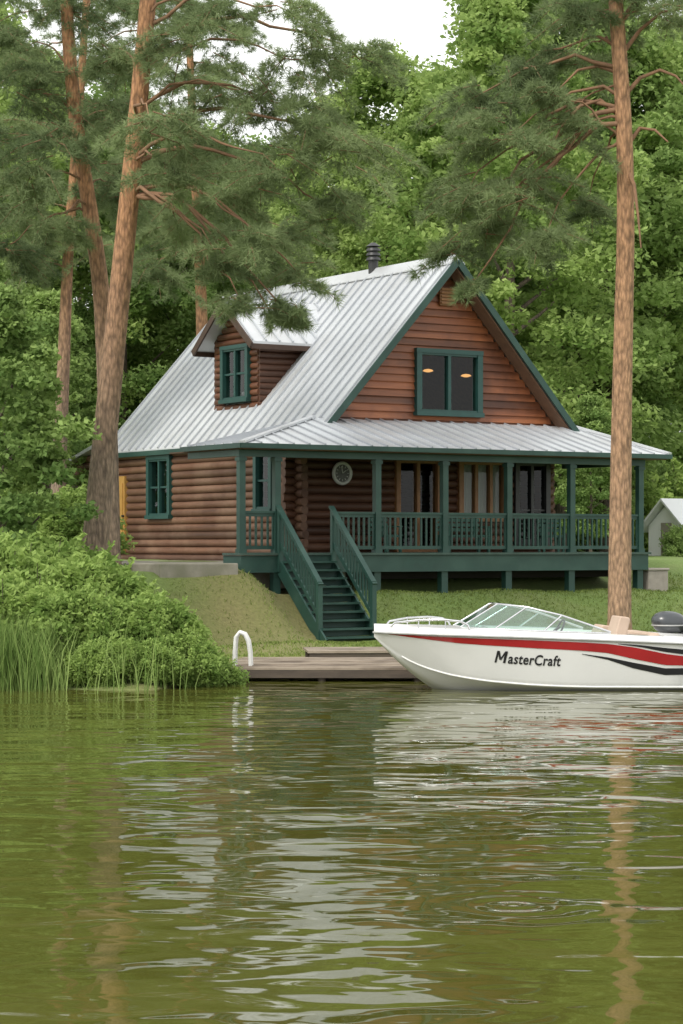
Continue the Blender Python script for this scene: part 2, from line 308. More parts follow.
# ------------------------------------------------------------ CABIN
RZ = math.atan2(UY, UX)
cab = thing('log_cabin', (OX, OY, 0), RZ, 'brown log cabin with grey metal roof, dormer and green wraparound porch', 'cabin')
def cut(a0, a1, zc, h, ops):
    iv = [(a0, a1)]
    for lo, hi, zl, zh in ops:
        if zc+h*.3 > zl and zc-h*.3 < zh:
            nv = []
            for p, q in iv:
                if hi <= p or lo >= q: nv.append((p, q)); continue
                if lo > p: nv.append((p, lo))
                if hi < q: nv.append((hi, q))
            iv = nv
    return iv
def logwall(axis, const, a0, a1, z0, z1, dia, ops=(), clip=None, j=0.015, plank=False):
    mb = MB(); z = z0+dia/2
    while z < z1-.02:
        p, q = (a0, a1) if clip is None else clip(z)
        if q-p > .1:
            for lo, hi in cut(p, q, z, dia, ops):
                if plank:
                    c = const+random.uniform(-.008, .008); h = dia*.5
                    mb.hexa([(lo, c-.065, z-h-.012), (hi, c-.065, z-h-.012), (hi, c+.04, z-h-.012), (lo, c+.04, z-h-.012), (lo, c-.012, z+h), (hi, c-.012, z+h), (hi, c+.04, z+h), (lo, c+.04, z+h)]); continue
                r = dia*.512*random.uniform(.97, 1.04); e1 = random.uniform(0, j)
                P = [(lo-e1*2 if lo == a0 else lo, const+random.uniform(-1, 1)*.012, z), (hi, const+random.uniform(-1, 1)*.012, z)]
                if axis == 'y': P = [(b, a, c) for a, b, c in P]
                mb.tube(P, r, 12)
        z += dia
    return mb
LW, FW = 3.4, 3.2
leftops = [(9.5, 10.75, 3.0, 4.5), (4.2, 5.0, 3.1, 4.5)]
frontops = [(6.25, 7.55, 2.05, 4.3), (8.17, 9.62, 2.9, 4.3), (9.95, 11.0, 2.3, 4.3)]
logwall('y', LW, FW-.32, 15.6, 1.55, 4.8, .2, leftops, j=.05).build('wall', M['log_y'], cab)
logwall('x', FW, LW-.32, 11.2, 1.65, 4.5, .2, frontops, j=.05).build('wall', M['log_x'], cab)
logwall('y', 11.2, FW, 13.3, 1.55, 4.8, .2).build('wall', M['log_y'], cab)
RX, RZT, K = 7.33, 9.36, 1.11
def clipg(z, drop=.28): hw = (RZT-drop-z)/K; return (RX-hw, RX+hw)
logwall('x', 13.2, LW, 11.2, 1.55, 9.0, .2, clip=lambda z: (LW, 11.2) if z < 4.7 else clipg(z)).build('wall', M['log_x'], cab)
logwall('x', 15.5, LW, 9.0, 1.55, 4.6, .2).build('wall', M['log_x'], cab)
m = MB(); m.prism([(3.1, 13.46, 5.1), (9.2, 13.46, 5.1), (9.2, 15.9, 4.55), (3.1, 15.9, 4.55)], (0, 0, -.1)); m.build('rear_roof', M['roof'], cab)
GW = 2.55
gops = [(6.43, 8.35, 5.52, 6.97)]
logwall('x', GW, -99, 99, 4.95, 9.15, .185, gops, clip=clipg, plank=True).build('gable_wall', M['gable'], cab)
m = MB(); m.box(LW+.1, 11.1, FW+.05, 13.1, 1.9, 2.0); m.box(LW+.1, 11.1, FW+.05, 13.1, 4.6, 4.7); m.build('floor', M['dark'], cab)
# roof
EL, ER = 3.2, 11.46; EZ = RZT-K*(RX-EL); D0, D1 = 2.0, 13.45
m = MB(); T = .11; mr_ = MB()
for e in (EL, ER):
    m.prism([(RX, D0, RZT), (RX, D1, RZT), (e, D1, EZ), (e, D0, EZ)], (0, 0, -T))
    y = D0+.06
    while y < D1:
        mr_.beam((RX, y, RZT+.02), (e, y, EZ+.02), .045, .07); y += .42
rf = m.build('roof', M['roof'], cab)
mr_.build('standing_seams', M['rib'], rf)
m = MB(); m.prism([(RX-.22, D0-.02, RZT-.22*K+.07), (RX, D0-.02, RZT+.09), (RX+.22, D0-.02, RZT-.22*K+.07), (RX+.22, D0-.02, RZT-.22*K+.04), (RX, D0-.02, RZT+.06), (RX-.22, D0-.02, RZT-.22*K+.04)], (0, D1-D0+.04, 0)); m.build('ridge_cap', M['roof'], rf)
m = MB()
for e in (EL, ER):
    m.beam((RX, D0-.03, RZT-.12), (e, D0-.03, EZ-.12), .05, .16)
    m.beam((e+(.03 if e > RX else -.03), D0, EZ-.10), (e+(.03 if e > RX else -.03), D1, EZ-.10), .05, .13)
m.build('fascia', M['green'], rf)
for sg in (-1, 1):
    m = MB(); m.prism([(RX, D0+.03, RZT-.30), (RX+sg*4.0, D0+.03, RZT-.30-4.0*K), (RX+sg*4.0, GW-.07, RZT-.30-4.0*K), (RX, GW-.07, RZT-.30)], (0, 0, .05)); m.build('soffit', M['soffit'], rf)
    m = MB(); m.prism([(RX, GW+.1, RZT-.26), (RX+sg*3.6, GW+.1, RZT-.26-3.6*K), (RX+sg*3.6, 13.0, RZT-.26-3.6*K), (RX, 13.0, RZT-.26)], (0, 0, .05)); m.build('attic_ceiling', M['lining'], rf)
m = MB(); vy = 5.8
m.tube([(RX, vy, RZT-.1), (RX, vy, RZT+.30)], .13, 14)
for z in (.30, .42, .54): m.tube([(RX, vy, RZT+z), (RX, vy, RZT+z+.07)], [.2, .17], 14)
m.tube([(RX, vy, RZT+.3), (RX, vy, RZT+.64)], .12, 14); m.tube([(RX, vy, RZT+.66), (RX, vy, RZT+.76)], [.2, .06], 14)
m.build('vent_pipe', M['black'], rf)
m = MB(); lz = 8.40
m.box(RX-.22, RX+.22, GW-.13, GW-.07, lz-.22, lz+.22)
for k in range(5): m.beam((RX-.2, GW-.15, lz-.17+k*.085), (RX+.2, GW-.15, lz-.17+k*.085), .03, .05, (0, .4, 1))
m.build('gable_vent', M['woodframe'], cab)
def window(axis, const, a0, a1, z0, z1, vm, hm, fmat, curtain=None, fw=.1, gmat='glass', name='window'):
    def P(a, o, z): return (a, const+o, z) if axis == 'x' else (const+o, a, z)
    mb = MB()
    def bar(aa, ab, za, zb, o0=-.17, o1=.08):
        p = P(aa, o0, za); q = P(ab, o1, zb); mb.box(min(p[0], q[0]), max(p[0], q[0]), min(p[1], q[1]), max(p[1], q[1]), za, zb)
    bar(a0-fw*.4, a0+fw, z0, z1); bar(a1-fw, a1+fw*.4, z0, z1)
    bar(a0-fw*.5, a1+fw*.5, z1, z1+fw, -.18, .09); bar(a0-fw*.6, a1+fw*.6, z0-fw, z0, -.21, .09)
    bar(a0+fw, a1-fw, z1-.05, z1, -.15, .07); bar(a0+fw, a1-fw, z0, z0+.05, -.15, .07)
    for v in vm: c = a0+(a1-a0)*v; bar(c-.045, c+.045, z0+.05, z1-.05, -.14, .06)
    for hgt in hm: c = z0+(z1-z0)*hgt; bar(a0+fw, a1-fw, c-.025, c+.025, -.11, .03)
    wobj = mb.build(name, fmat, cab)
    ed = [a0+fw]+[a0+(a1-a0)*v for v in vm]+[a1-fw]
    for i in range(len(ed)-1):
        lo = ed[i]+(.045 if i else 0); hi = ed[i+1]-(.045 if i < len(ed)-2 else 0)
        g = MB(); g.add([P(lo, -.06, z0+.05), P(hi, -.06, z0+.05), P(hi, -.06, z1-.05), P(lo, -.06, z1-.05)], [(0, 1, 2, 3) if axis == 'x' else (3, 2, 1, 0)]); g.build('pane', M[gmat], wobj)
        if curtain:
            c = MB(); N = 16; vs = []; fs = []
            for k in range(N+1):
                a = lo+(hi-lo)*k/N; o = .05+.02*math.sin(k*1.9)
                vs += [P(a, o, z0+.05), P(a, o, z1-.05)]
            for k in range(N): fs.append((2*k, 2*k+2, 2*k+3, 2*k+1))
            c.add(vs, fs, True); c.build('curtain', curtain, wobj)
    return wobj
window('y', LW, 9.5, 10.75, 3.0, 4.5, [.5], [.5], M['greenframe'])
window('y', LW, 4.2, 5.0, 3.1, 4.5, [], [.5], M['greenframe'])
window('x', GW, 6.43, 8.35, 5.52, 6.97, [.5], [], M['greenframe'], fw=.11)
window('x', FW, 6.25, 7.55, 2.05, 4.3, [.5], [.38], M['woodframe'], name='glazed_door', fw=.09)
window('x', FW, 8.17, 9.62, 2.9, 4.3, [.36, .68], [], M['woodframe'], M['curtain'], fw=.1)
window('x', FW, 9.95, 11.0, 2.3, 4.3, [.5], [.4], M['black'])
m = MB(); m.box(LW-.15, LW+.02, 12.1, 12.75, 2.0, 4.1)
for q in (12.18, 12.48): m.box(LW-.175, LW-.15, q, q+.2, 2.2, 3.9)
dd = m.build('side_door', M['yellow'], cab)
m = MB(); m.tube([(LW-.22, 12.14, 3.0), (LW-.14, 12.14, 3.0)], .03, 8); m.build('door_knob', M['black'], dd)
# dormer
DS, DC, DH = 4.15, 7.35, 1.12; DRZ = 8.60; DK = .80
dm = logwall('y', DS, -99, 99, 5.7, 8.45, .17, [(6.65, 8.0, 6.0, 7.3)], clip=lambda z: (DC-min(DH, (DRZ-.15-z)/DK), DC+min(DH, (DRZ-.15-z)/DK)))
dorm = dm.build('dormer', M['dorm_y'], cab)
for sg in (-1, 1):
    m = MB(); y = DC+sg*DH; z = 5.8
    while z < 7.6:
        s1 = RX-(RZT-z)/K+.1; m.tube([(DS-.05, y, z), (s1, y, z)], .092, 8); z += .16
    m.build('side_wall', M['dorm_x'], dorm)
m = MB(); m.box(DS+.35, DS+.40, DC-DH+.1, DC+DH-.1, 6.0, 7.5); m.build('added_dark_backing', M['dark'], dorm)  # dark sheet added behind the window to pass for the unlit dormer inside
m = MB(); fo = 3.66; YH = 1.52; ez = DRZ-DK*YH; sr = RX-(RZT-DRZ)/K+.08; se = RX-(RZT-ez)/K+.08; mr_ = MB()
for sg in (-1, 1):
    ye = DC+sg*YH
    m.prism([(fo, DC, DRZ), (sr, DC, DRZ), (se, ye, ez), (fo, ye, ez)], (0, 0, -.09))
    for k in range(9):
        x = fo+.03+k*.4; xm = min(1, (sr-x)/(sr-se)) if x > se else 1
        if xm > 0: mr_.beam((x, DC, DRZ+.02), (x, DC+sg*YH*xm, DRZ-DK*YH*xm+.02), .04, .06)
dr_ = m.build('dormer_roof', M['roof'], dorm)
mr_.build('standing_seams', M['rib'], dorm)
m = MB()
for sg in (-1, 1):
    m.beam((fo-.02, DC, DRZ-.13), (fo-.02, DC+sg*(YH+.02), ez-.12), .05, .17)
    m.beam((fo, DC+sg*(YH-.02), ez-.13), (se, DC+sg*(YH-.02), ez-.13), .05, .13)
m.build('fascia', M['trim'], dorm)
window('y', DS, 6.65, 8.0, 6.0, 7.3, [.5], [.5], M['greenframe'])
# porch roof
A = Vector((-.2, -.4, 4.46)); B = Vector((12.15, -.4, 4.46)); Cc = Vector((11.3, 2.46, 5.26)); Dp = Vector((3.4, 2.46, 5.26)); E = Vector((-.2, 2.42, 4.46)); G = Vector((12.15, 3.2, 4.46))
m = MB(); off = (0, 0, -.07); mr_ = MB()
m.prism([A, B, Cc, Dp], off); m.prism([A+Vector((0, 0, -.002)), Dp+Vector((0, 0, -.002)), E], off); m.prism([B, G, Cc+Vector((0, .6, 0)), Cc], off)
x = A.x+.08
while x < 12.1:
    if x < Dp.x: t = (x-A.x)/(Dp.x-A.x)
    elif x > Cc.x: t = (B.x-x)/(B.x-Cc.x)
    else: t = 1
    if t > .04: mr_.beam((x, -.4, 4.47), (x, -.4+2.86*t, 4.47+.8*t), .04, .06)
    x += .42
for k in range(1, 7):
    y = -.4+k*.42; t = (y+.4)/2.86; mr_.beam((-.2, y, 4.47), (-.2+3.6*t, y, 4.47+.8*t), .04, .06)
m.beam(A+Vector((0, 0, .03)), Dp+Vector((0, 0, .03)), .16, .05); m.beam(B+Vector((0, 0, .03)), Cc+Vector((0, 0, .03)), .16, .05)
pr = m.build('porch_roof', M['roof'], cab)
mr_.build('standing_seams', M['rib'], pr)
m = MB(); m.beam((-.24, -.43, 4.41), (12.19, -.43, 4.41), .05, .11); m.beam((-.23, -.41, 4.41), (-.23, 2.4, 4.41), .05, .11); m.beam((12.18, -.41, 4.41), (12.18, 3.2, 4.41), .05, .11)
m.prism([(-.2, 2.44, 4.40), (3.4, 2.44, 4.40), (3.4, 2.44, 5.18), (-.2, 2.44, 4.42)], (0, .05, 0))
m.build('fascia', M['green'], pr)
m = MB(); m.box(-.15, 12.1, -.36, 3.1, 4.335, 4.365); m.build('porch_ceiling', M['soffit'], cab)
m = MB(); m.box(-.1, 11.62, -.08, .08, 4.18, 4.33); m.box(-.1, .08, .085, 2.3, 4.19, 4.33); m.box(11.42, 11.6, .085, 3.05, 4.19, 4.33); m.build('porch_beam', M['green'], cab)
# deck
m = MB(); y = -.16
while y < 3.1: m.box(-.1 if y < .6 else 2.0, 11.75, y, y+.135, 1.97, 2.02); y += .14
m.build('deck', M['decking'], cab)
m = MB(); m.box(-.06, 11.7, -.1, -.04, 1.58, 1.965); m.box(-.06, 0, -.035, .7, 1.6, 1.965); m.box(11.64, 11.7, -.035, 3.1, 1.6, 1.965)
m.build('deck_skirt', M['green'], cab)
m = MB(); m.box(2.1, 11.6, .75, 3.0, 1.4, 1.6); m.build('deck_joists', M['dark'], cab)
posts = [0, .92, 3.63, 5.53, 7.41, 9.33, 11.5]
mb = MB(); mb.box(-.075, .075, -.075, .075, 0, 2.16); mb.box(-.1, .1, -.1, .1, 2.06, 2.14); mb.box(-.095, .095, -.095, .095, 0, .09)
p0 = mb.build('porch_post', M['green'], cab); p0.location = (0, 0, 2.02)
for s in posts[1:]: share('porch_post', p0.data, cab, (s, 0, 2.02))
mb = MB(); mb.box(-.09, .09, -.09, .09, 0, 1.0)
first = None
for s in [.06, .92, 2.42, 3.63, 5.53, 7.41, 9.33, 11.5]:
    wx = OX+UX*s-UY*.06; wy = OY+UY*s+UX*.06; gz = float(ground(wx, wy))-.15
    if first is None: first = mb.build('deck_pier', M['green'], cab); o = first
    else: o = share('deck_pier', first.data, cab)
    o.location = (s, .06, gz); o.scale = (1, 1, max(.05, 1.59-gz))
m = MB(); m.box(11.75, 12.4, -.05, .6, .8, 1.55); m.box(11.72, 12.43, -.08, .63, 1.55, 1.62); m.build('foundation_block', M['concrete'], cab, bevel=.03)
balm = MB(); balm.box(-.02, .02, -.02, .02, 0, .74); bal_me = None
def railing(a, b):
    global bal_me
    a = Vector(a); b = Vector(b); mb = MB(); e = (b-a).normalized()*.025
    mb.beam(a+Vector((0, 0, .92)), b+Vector((0, 0, .92)), .11, .05); mb.beam(a+Vector((0, 0, .86)), b+Vector((0, 0, .86)), .045, .08); mb.beam(a+Vector((0, 0, .12)), b+Vector((0, 0, .12)), .05, .08)
    for q in (a+e, b-e): mb.box(q.x-.018, q.x+.018, q.y-.018, q.y+.018, q.z+.1, q.z+.88)
    ro = mb.build('railing', M['green'], cab); n = int((b-a).length/.135)
    for k in range(1, n):
        p = a.lerp(b, k/n)+Vector((0, 0, .1))
        if bal_me is None: o = balm.build('baluster', M['green'], ro); bal_me = o.data; o.location = p
        else: share('baluster', bal_me, ro, p)
Z2 = 2.02
railing((.075, 0, Z2), (.845, 0, Z2))
railing((2.42, 0, Z2), (3.555, 0, Z2))
for i in range(2, 6): railing((posts[i]+.075, 0, Z2), (posts[i+1]-.075, 0, Z2))
# staircase
SL, SR = .93, 2.34
m = MB()
for s in (SL, SR): m.beam((s, -.02, 1.80), (s, -2.02, .02), .05, .30)
stc = m.build('staircase', M['green'], cab)
m = MB(); m.box(SL+.03, SR-.03, -.05, .21, -.045, 0); m.box(SL+.03, SR-.03, .17, .19, -.18, -.045); tr0 = None
NT = 10
for k in range(1, NT+1):
    loc = (0, -.16-.19*k, 2.02-.183*k)
    if tr0 is None: tr0 = m.build('tread', M['green'], stc); tr0.location = loc
    else: share('tread', tr0.data, stc, loc)
for s in (SL, SR):
    m = MB(); a = Vector((s, -.16, 2.99)); b = Vector((s, -1.78, 1.42))
    m.beam(a+Vector((0, .1, .09)), b+Vector((0, -.1, -.09)), .13, .05); m.beam(a-Vector((0, 0, .08)), b-Vector((0, 0, .08)), .05, .09); m.beam(a-Vector((0, 0, .76)), b-Vector((0, 0, .76)), .05, .09)
    for k in range(1, 13):
        p = a.lerp(b, k/13); m.box(s-.02, s+.02, p.y-.02, p.y+.02, p.z-.76, p.z-.08)
    m.build('stair_rail', M['green'], stc)
    m = MB(); m.box(s-.055, s+.055, -1.87, -1.76, .0, 1.40); m.build('newel_post', M['green'], stc)
    m = MB(); m.box(s-.055, s+.055, -.20, -.105, 1.6, 3.0); m.build('newel_post', M['green'], stc)
# clock
HM = Matrix.Translation((OX, OY, 0)) @ Matrix.Rotation(RZ, 4, 'Z')
cl = thing('wall_clock', HM @ Vector((4.60, FW-.14, 3.96)), RZ, 'round wall clock with pale rim hanging on the log wall above the stairs', 'clock')
m = MB(); m.tube([(0, .02, 0), (0, -.04, 0)], [.27, .27], 28, smooth=False); m.build('clock_face', M['clock'], cl)
m = MB(); ring = [(math.cos(a)*.25, -.03, math.sin(a)*.25) for a in np.linspace(0, 2*math.pi, 33)]; m.tube(ring, .045, 8, caps=False); m.build('rim', M['clockrim'], cl)
m = MB(); m.beam((0, -.052, 0), (.1, -.052, .07), .014, .03, (0, 1, 0)); m.beam((0, -.056, 0), (-.03, -.056, .17), .014, .022, (0, 1, 0)); m.build('hand', M['clockrim'], cl)
for a in range(12):
    m = MB(); c_, s_2 = math.cos(a*math.pi/6), math.sin(a*math.pi/6); m.beam((c_*.145, -.046, s_2*.145), (c_*.19, -.046, s_2*.19), .012, .02, (0, 1, 0)); m.build('hour_mark', M['clockrim'], cl)
# lamps behind the gable window
em, nt, b = new_mat('lamp_glow'); b.inputs['Emission Color'].default_value = (1, .48, .16, 1); b.inputs['Emission Strength'].default_value = 1.5; b.inputs['Base Color'].default_value = (.8, .5, .25, 1)
for px, py, lab in ((428, 371, 'warm lit pendant lamp seen through the left gable pane'), (466, 376, 'warm lit pendant lamp seen through the right gable pane')):
    p = at(px, py, 57.9); lp = thing('pendant_lamp', p, 0, lab, 'lamp')
    m = MB(); m.tube([(0, 0, .05), (0, 0, .035), (0, 0, .0), (0, 0, -.03)], [.03, .10, .14, .05], 14); m.build('shade', em, lp)
    m = MB(); m.tube([(0, 0, .045), (0, 0, 8.2-p.z)], .008, 6); m.build('cord', M['black'], lp)
def seating(s, d, wd, rot, lab, name='porch_bench', cat='bench'):
    bn = thing(name, HM @ Vector((s, d, 2.02)), RZ+rot, lab, cat); h = wd/2
    m = MB(); [m.box(-h, h, -.24+k*.11, -.15+k*.11, .40, .43) for k in range(5)]; m.box(-h+.03, h-.03, -.22, .26, .37, .40); m.build('seat', M['benchgreen'], bn)
    m = MB(); [m.box(-h, h, .27, .30, .52+k*.12, .60+k*.12) for k in range(4)]; m.box(-h+.1, -h+.16, .30, .33, .4, .97); m.box(h-.16, h-.1, .30, .33, .4, .97); m.build('backrest', M['benchgreen'], bn)
    for x in (-h+.02, h-.08):
        m = MB(); m.box(x, x+.06, -.22, -.16, 0, .37); m.build('leg', M['benchgreen'], bn)
        m = MB(); m.box(x, x+.06, .20, .26, 0, .37); m.build('leg', M['benchgreen'], bn)
        m = MB(); m.box(x-.01, x+.07, -.24, .27, .62, .65); m.box(x, x+.06, -.22, -.16, .43, .62); m.build('armrest', M['benchgreen'], bn)
seating(7.55, 2.0, 1.3, 0, 'green slatted bench on the porch behind the middle railing')
seating(10.5, 2.3, .62, R(-20), 'green slatted chair on the porch near the right end', 'porch_chair', 'chair')
seating(5.55, 2.45, .62, R(15), 'green slatted chair on the porch left of the glazed door', 'porch_chair', 'chair')
m = MB(); m.prism([(-2.3, -.5, 1.80), (-.35, -.5, 1.80), (-.35, .74, 1.80), (3.25, .74, 1.80), (3.25, 12.8, 1.80), (-2.3, 12.8, 1.80)], (0, 0, -.6))
o = m.build('patio', M['stone'], bevel=.03); o.location = (OX, OY, 0); o.rotation_euler = (0, 0, RZ); tag(o, 'grey stone terrace along the left cabin wall', 'patio', kind='structure')
# ------------------------------------------------------------ dock
dk = thing('wooden_dock', (-.22, 36.6, 0), R(-1.5), 'low weathered plank dock at the foot of the bank behind the boat bow', 'dock')
m = MB(); y = 0
while y < 3.3: m.box(-1.62+random.uniform(-.03, .03), 1.75+random.uniform(-.02, .02), y, y+.132, .19, .23+random.uniform(-.008, .008)); y += .150
m.build('decking', M['plank'], dk)
m = MB(); m.box(-1.58, 1.7, .0, .06, .06, .185); m.box(-1.58, 1.7, 1.6, 1.66, .0, .185); m.box(-1.58, 1.7, 3.2, 3.26, .0, .185); m.box(-1.57, -1.51, .07, 3.2, .05, .185); m.box(1.63, 1.69, .07, 3.2, .05, .185); m.build('frame', M['dockframe'], dk)
for x in (-1.4, -.1, 1.45):
    for y in (.12, 2.9):
        m = MB(); m.tube([(x, y, -1.5), (x, y, .185)], .07, 10); m.build('post', M['dockframe'], dk)
m = MB()
for y in (.35, .62):
    m.tube([(-1.27, y, .22), (-1.28, y, .45), (-1.31, y, .64), (-1.37, y, .75), (-1.45, y, .78), (-1.51, y, .70), (-1.53, y, .45), (-1.53, y, .24)], .032, 10)
for z in (.30, .45, .60): m.beam((-1.53, .35, z), (-1.53, .62, z), .03, .07)
m.build('ladder', M['plastic'], dk)
st = thing('landing_step', (.05, 40.6, 0), R(4), 'small plank landing between dock and green stairs', 'landing')
m = MB(); y = 0
while y < 1.6: m.box(-.65, .95, y, y+.135, .27, .31); y += .148
m.build('decking', M['plank'], st)
m = MB(); m.box(-.62, .92, .02, .08, .0, .265); m.box(-.62, .92, 1.4, 1.46, .0, .265); m.build('frame', M['dockframe'], st)
# ------------------------------------------------------------ boat
TH = R(8)
BL = 4.8
boat = thing('motorboat', (at(374, 632, 34.7).x, 34.7, 0), TH, 'white motorboat with red stripe and dark lettering moored beside the dock', 'boat')
kx = [0, .1, .25, .45, .7, .95, 1.2, 1.7, 2.5, BL]; kz_ = [.80, .69, .53, .34, .14, -.03, -.14, -.22, -.26, -.28]
gx = [0, .08, .2, .4, .7, 1.1, 1.6, 2.2, 3.0, 4.0, BL]; gw_ = [.02, .16, .29, .46, .64, .80, .92, 1.0, 1.04, 1.05, 1.0]
gzx = [0, .6, 2.0, 3.5, BL]; gz_ = [.87, .86, .82, .76, .70]
cxx = [0, .15, .4, .7, 1.1, 1.6, 2.3, 3, BL]; cw_ = [.008, .06, .16, .29, .48, .69, .84, .90, .88]; cz_ = [.82, .68, .49, .34, .22, .14, .08, .05, .03]
def smooth_interp(x, X, Y):
    return float(np.mean([np.interp(x+q, X, Y) for q in np.linspace(-.12, .12, 7)])) if .12 < x < BL-.12 else float(np.interp(x, X, Y))
kz = lambda x: smooth_interp(x, kx, kz_); gw = lambda x: smooth_interp(x, gx, gw_); gz = lambda x: smooth_interp(x, gzx, gz_); cw = lambda x: smooth_interp(x, cxx, cw_); cz = lambda x: max(kz(x)+.01, smooth_interp(x, cxx, cz_))
def hp(x, v, sd=-1, o=0.0):
    y = cw(x)+(gw(x)-cw(x))*(v**.9); z = cz(x)+(gz(x)-cz(x))*v
    return Vector((x-o*.1, sd*(y+o), z))
st_x = [0, .04, .08, .14, .2, .3, .4, .52, .65, .8, .95, 1.1, 1.3, 1.5, 1.68, 1.72, 1.9, 2.2, 2.5, 2.8, 3.2, 3.6, 4.0, 4.3, 4.34, BL]
m = MB(); rows = []
for x in st_x:
    half = [hp(x, v, -1) for v in (1, .85, .7, .55, .4, .25, .12, .0)]
    half += [Vector((x, -cw(x)*.97, cz(x)-.012)), Vector((x, -cw(x)*.5, (cz(x)+kz(x))/2-.01))]
    row = half+[Vector((x, 0, kz(x)))]+[Vector((p.x, -p.y, p.z)) for p in reversed(half)]
    rows.append(row)
nr = len(rows[0]); vs = [p for r in rows for p in r]
fs = [(i*nr+k, i*nr+k+1, (i+1)*nr+k+1, (i+1)*nr+k) for i in range(len(rows)-1) for k in range(nr-1)]
fs.append(tuple((len(rows)-1)*nr+k for k in range(nr)))
m.add(vs, fs, True); m.sm[-1] = False; m.build('hull', M['white'], boat)
m = MB(); rows = []
for x in st_x:
    g_ = gw(x); z = gz(x); closed = x < 1.7 or x > 4.32
    iw = max(g_-.26, g_*.3)
    h = [(x, -g_, z), (x, -g_*.99+.015, z+.05), (x, -(g_-.06 if g_ > .2 else g_*.7), z+.085), (x, -iw, z+.10)]
    h += [(x, -iw*.6, z+.12), (x, 0, z+.13)] if closed else [(x, -iw+.02, .25), (x, 0, .24)]
    row = [Vector(p) for p in h]; row += [Vector((p.x, -p.y, p.z)) for p in reversed(row[:-1])]
    rows.append(row)
nr = len(rows[0]); vs = [p for r in rows for p in r]
m.add(vs, [(i*nr+k, (i+1)*nr+k, (i+1)*nr+k+1, i*nr+k+1) for i in range(len(rows)-1) for k in range(nr-1)], True)
m.build('boat_deck', M['white'], boat)
for sd in (-1, 1):
    m = MB(); m.tube([hp(x, 1, sd, .012) for x in st_x], .018, 6); m.build('rub_rail', M['greytrim'], boat)
    m = MB(); m.tube([hp(x, .02, sd, .004) for x in st_x[6:]], .015, 6); m.build('chine_rail', M['white'], boat)
def stripe(xl, lo, hi, mat, name):
    xq = np.linspace(xl[0], xl[-1], 60)
    for sd in (-1, 1):
        mb = MB(); vs = []; q = 4
        for x in xq:
            a = np.interp(x, xl, lo); b = np.interp(x, xl, hi)
            for k in range(q+1): vs.append(hp(x, a+(b-a)*k/q, sd, .006))
        fs = []
        for i in range(len(xq)-1):
            for k in range(q):
                f = (i*(q+1)+k, (i+1)*(q+1)+k, (i+1)*(q+1)+k+1, i*(q+1)+k+1); fs.append(f if sd < 0 else f[::-1])
        mb.add(vs, fs, True); mb.build(name, mat, boat)
stripe([.10, .5, 1.2, 2.2, 3.0, 3.4, 3.8, 4.3, BL], [.915, .87, .815, .79, .775, .74, .63, .51, .51], [.95, .95, .95, .95, .945, .93, .88, .76, .69], M['red'], 'red_stripe')
stripe([3.0, 3.4, 3.8, 4.3, BL], [.70, .60, .43, .29, .31], [.71, .65, .55, .44, .46], M['letter'], 'black_stripe')
stripe([3.55, 3.9, 4.3, BL], [.935, .89, .80, .73], [.945, .93, .89, .85], M['letter'], 'black_stripe')
# lettering: the M is drawn by its strokes, the rest set in the built-in font
cu = bpy.data.curves.new('lettering', 'FONT'); cu.body = 'asterCraft'; cu.size = 1; cu.shear = .16; cu.offset = .020; cu.resolution_u = 4; cu.space_character = 1.07
to = bpy.data.objects.new('lettering', cu); COL.objects.link(to); dg = bpy.context.evaluated_depsgraph_get()
tme = bpy.data.meshes.new_from_object(to.evaluated_get(dg)); bpy.data.objects.remove(to)
co = np.array([v.co[:] for v in tme.vertices]); wx = co[:, 0].max()-co[:, 0].min(); x0 = co[:, 0].min()
TX, TV, THH, MW, TW = 1.70, .44, .22, .175, .79
def tmap(x, z): return hp(x, min(TV+z/(gz(x)-cz(x)), .99), -1, .007)
lm = MB()
for v, c in zip(tme.vertices, co): v.co = tmap(TX+MW+.022+(c[0]-x0)/wx*TW, c[1]*THH)
lm.add([v.co.copy() for v in tme.vertices], [tuple(p.vertices) for p in tme.polygons])
HT = .18; sh = .17
def stroke(a, b, w):
    n = 4; vs = []
    for i in range(n+1):
        t = i/n; x = a[0]+(b[0]-a[0])*t; z = a[1]+(b[1]-a[1])*t
        for q in (-w/2, w/2): vs.append(tmap(TX+x+q+z*sh, z))
    lm.add(vs, [(2*i, 2*i+1, 2*i+3, 2*i+2) for i in range(n)])
stroke((.015, 0), (.015, HT), .029); stroke((.142, 0), (.142, HT), .036); stroke((.023, HT), (.078, .045), .030); stroke((.078, .045), (.134, HT), .028)
lm.build('lettering', M['letter'], boat)
base = [(3.48, -.86), (2.45, -.86), (1.72, -.72), (1.27, -.3), (1.27, .3), (1.72, .72), (2.45, .86), (3.48, .86)]
top = [(3.48, -.86, .02), (2.75, -.76, .24), (2.24, -.62, .345), (1.86, -.27, .37), (1.86, .27, .37), (2.24, .62, .345), (2.75, .76, .24), (3.48, .86, .02)]
bz = lambda x: gz(x)+.105
Bp = [Vector((x, y, bz(x))) for x, y in base]; Tp = [Vector((x, y, bz(x)+h)) for x, y, h in top]
m = MB(); m.tube(Bp, .014, 6); m.tube(Tp, .018, 6)
for i in range(1, 7): m.tube([Bp[i], Tp[i]], .014, 6)
ws = m.build('windshield', M['chrome'], boat)
for i in range(7):
    g = MB(); g.add([Bp[i], Bp[i+1], Tp[i+1], Tp[i]], [(0, 1, 2, 3)]); g.build('pane', M['wglass'], ws)
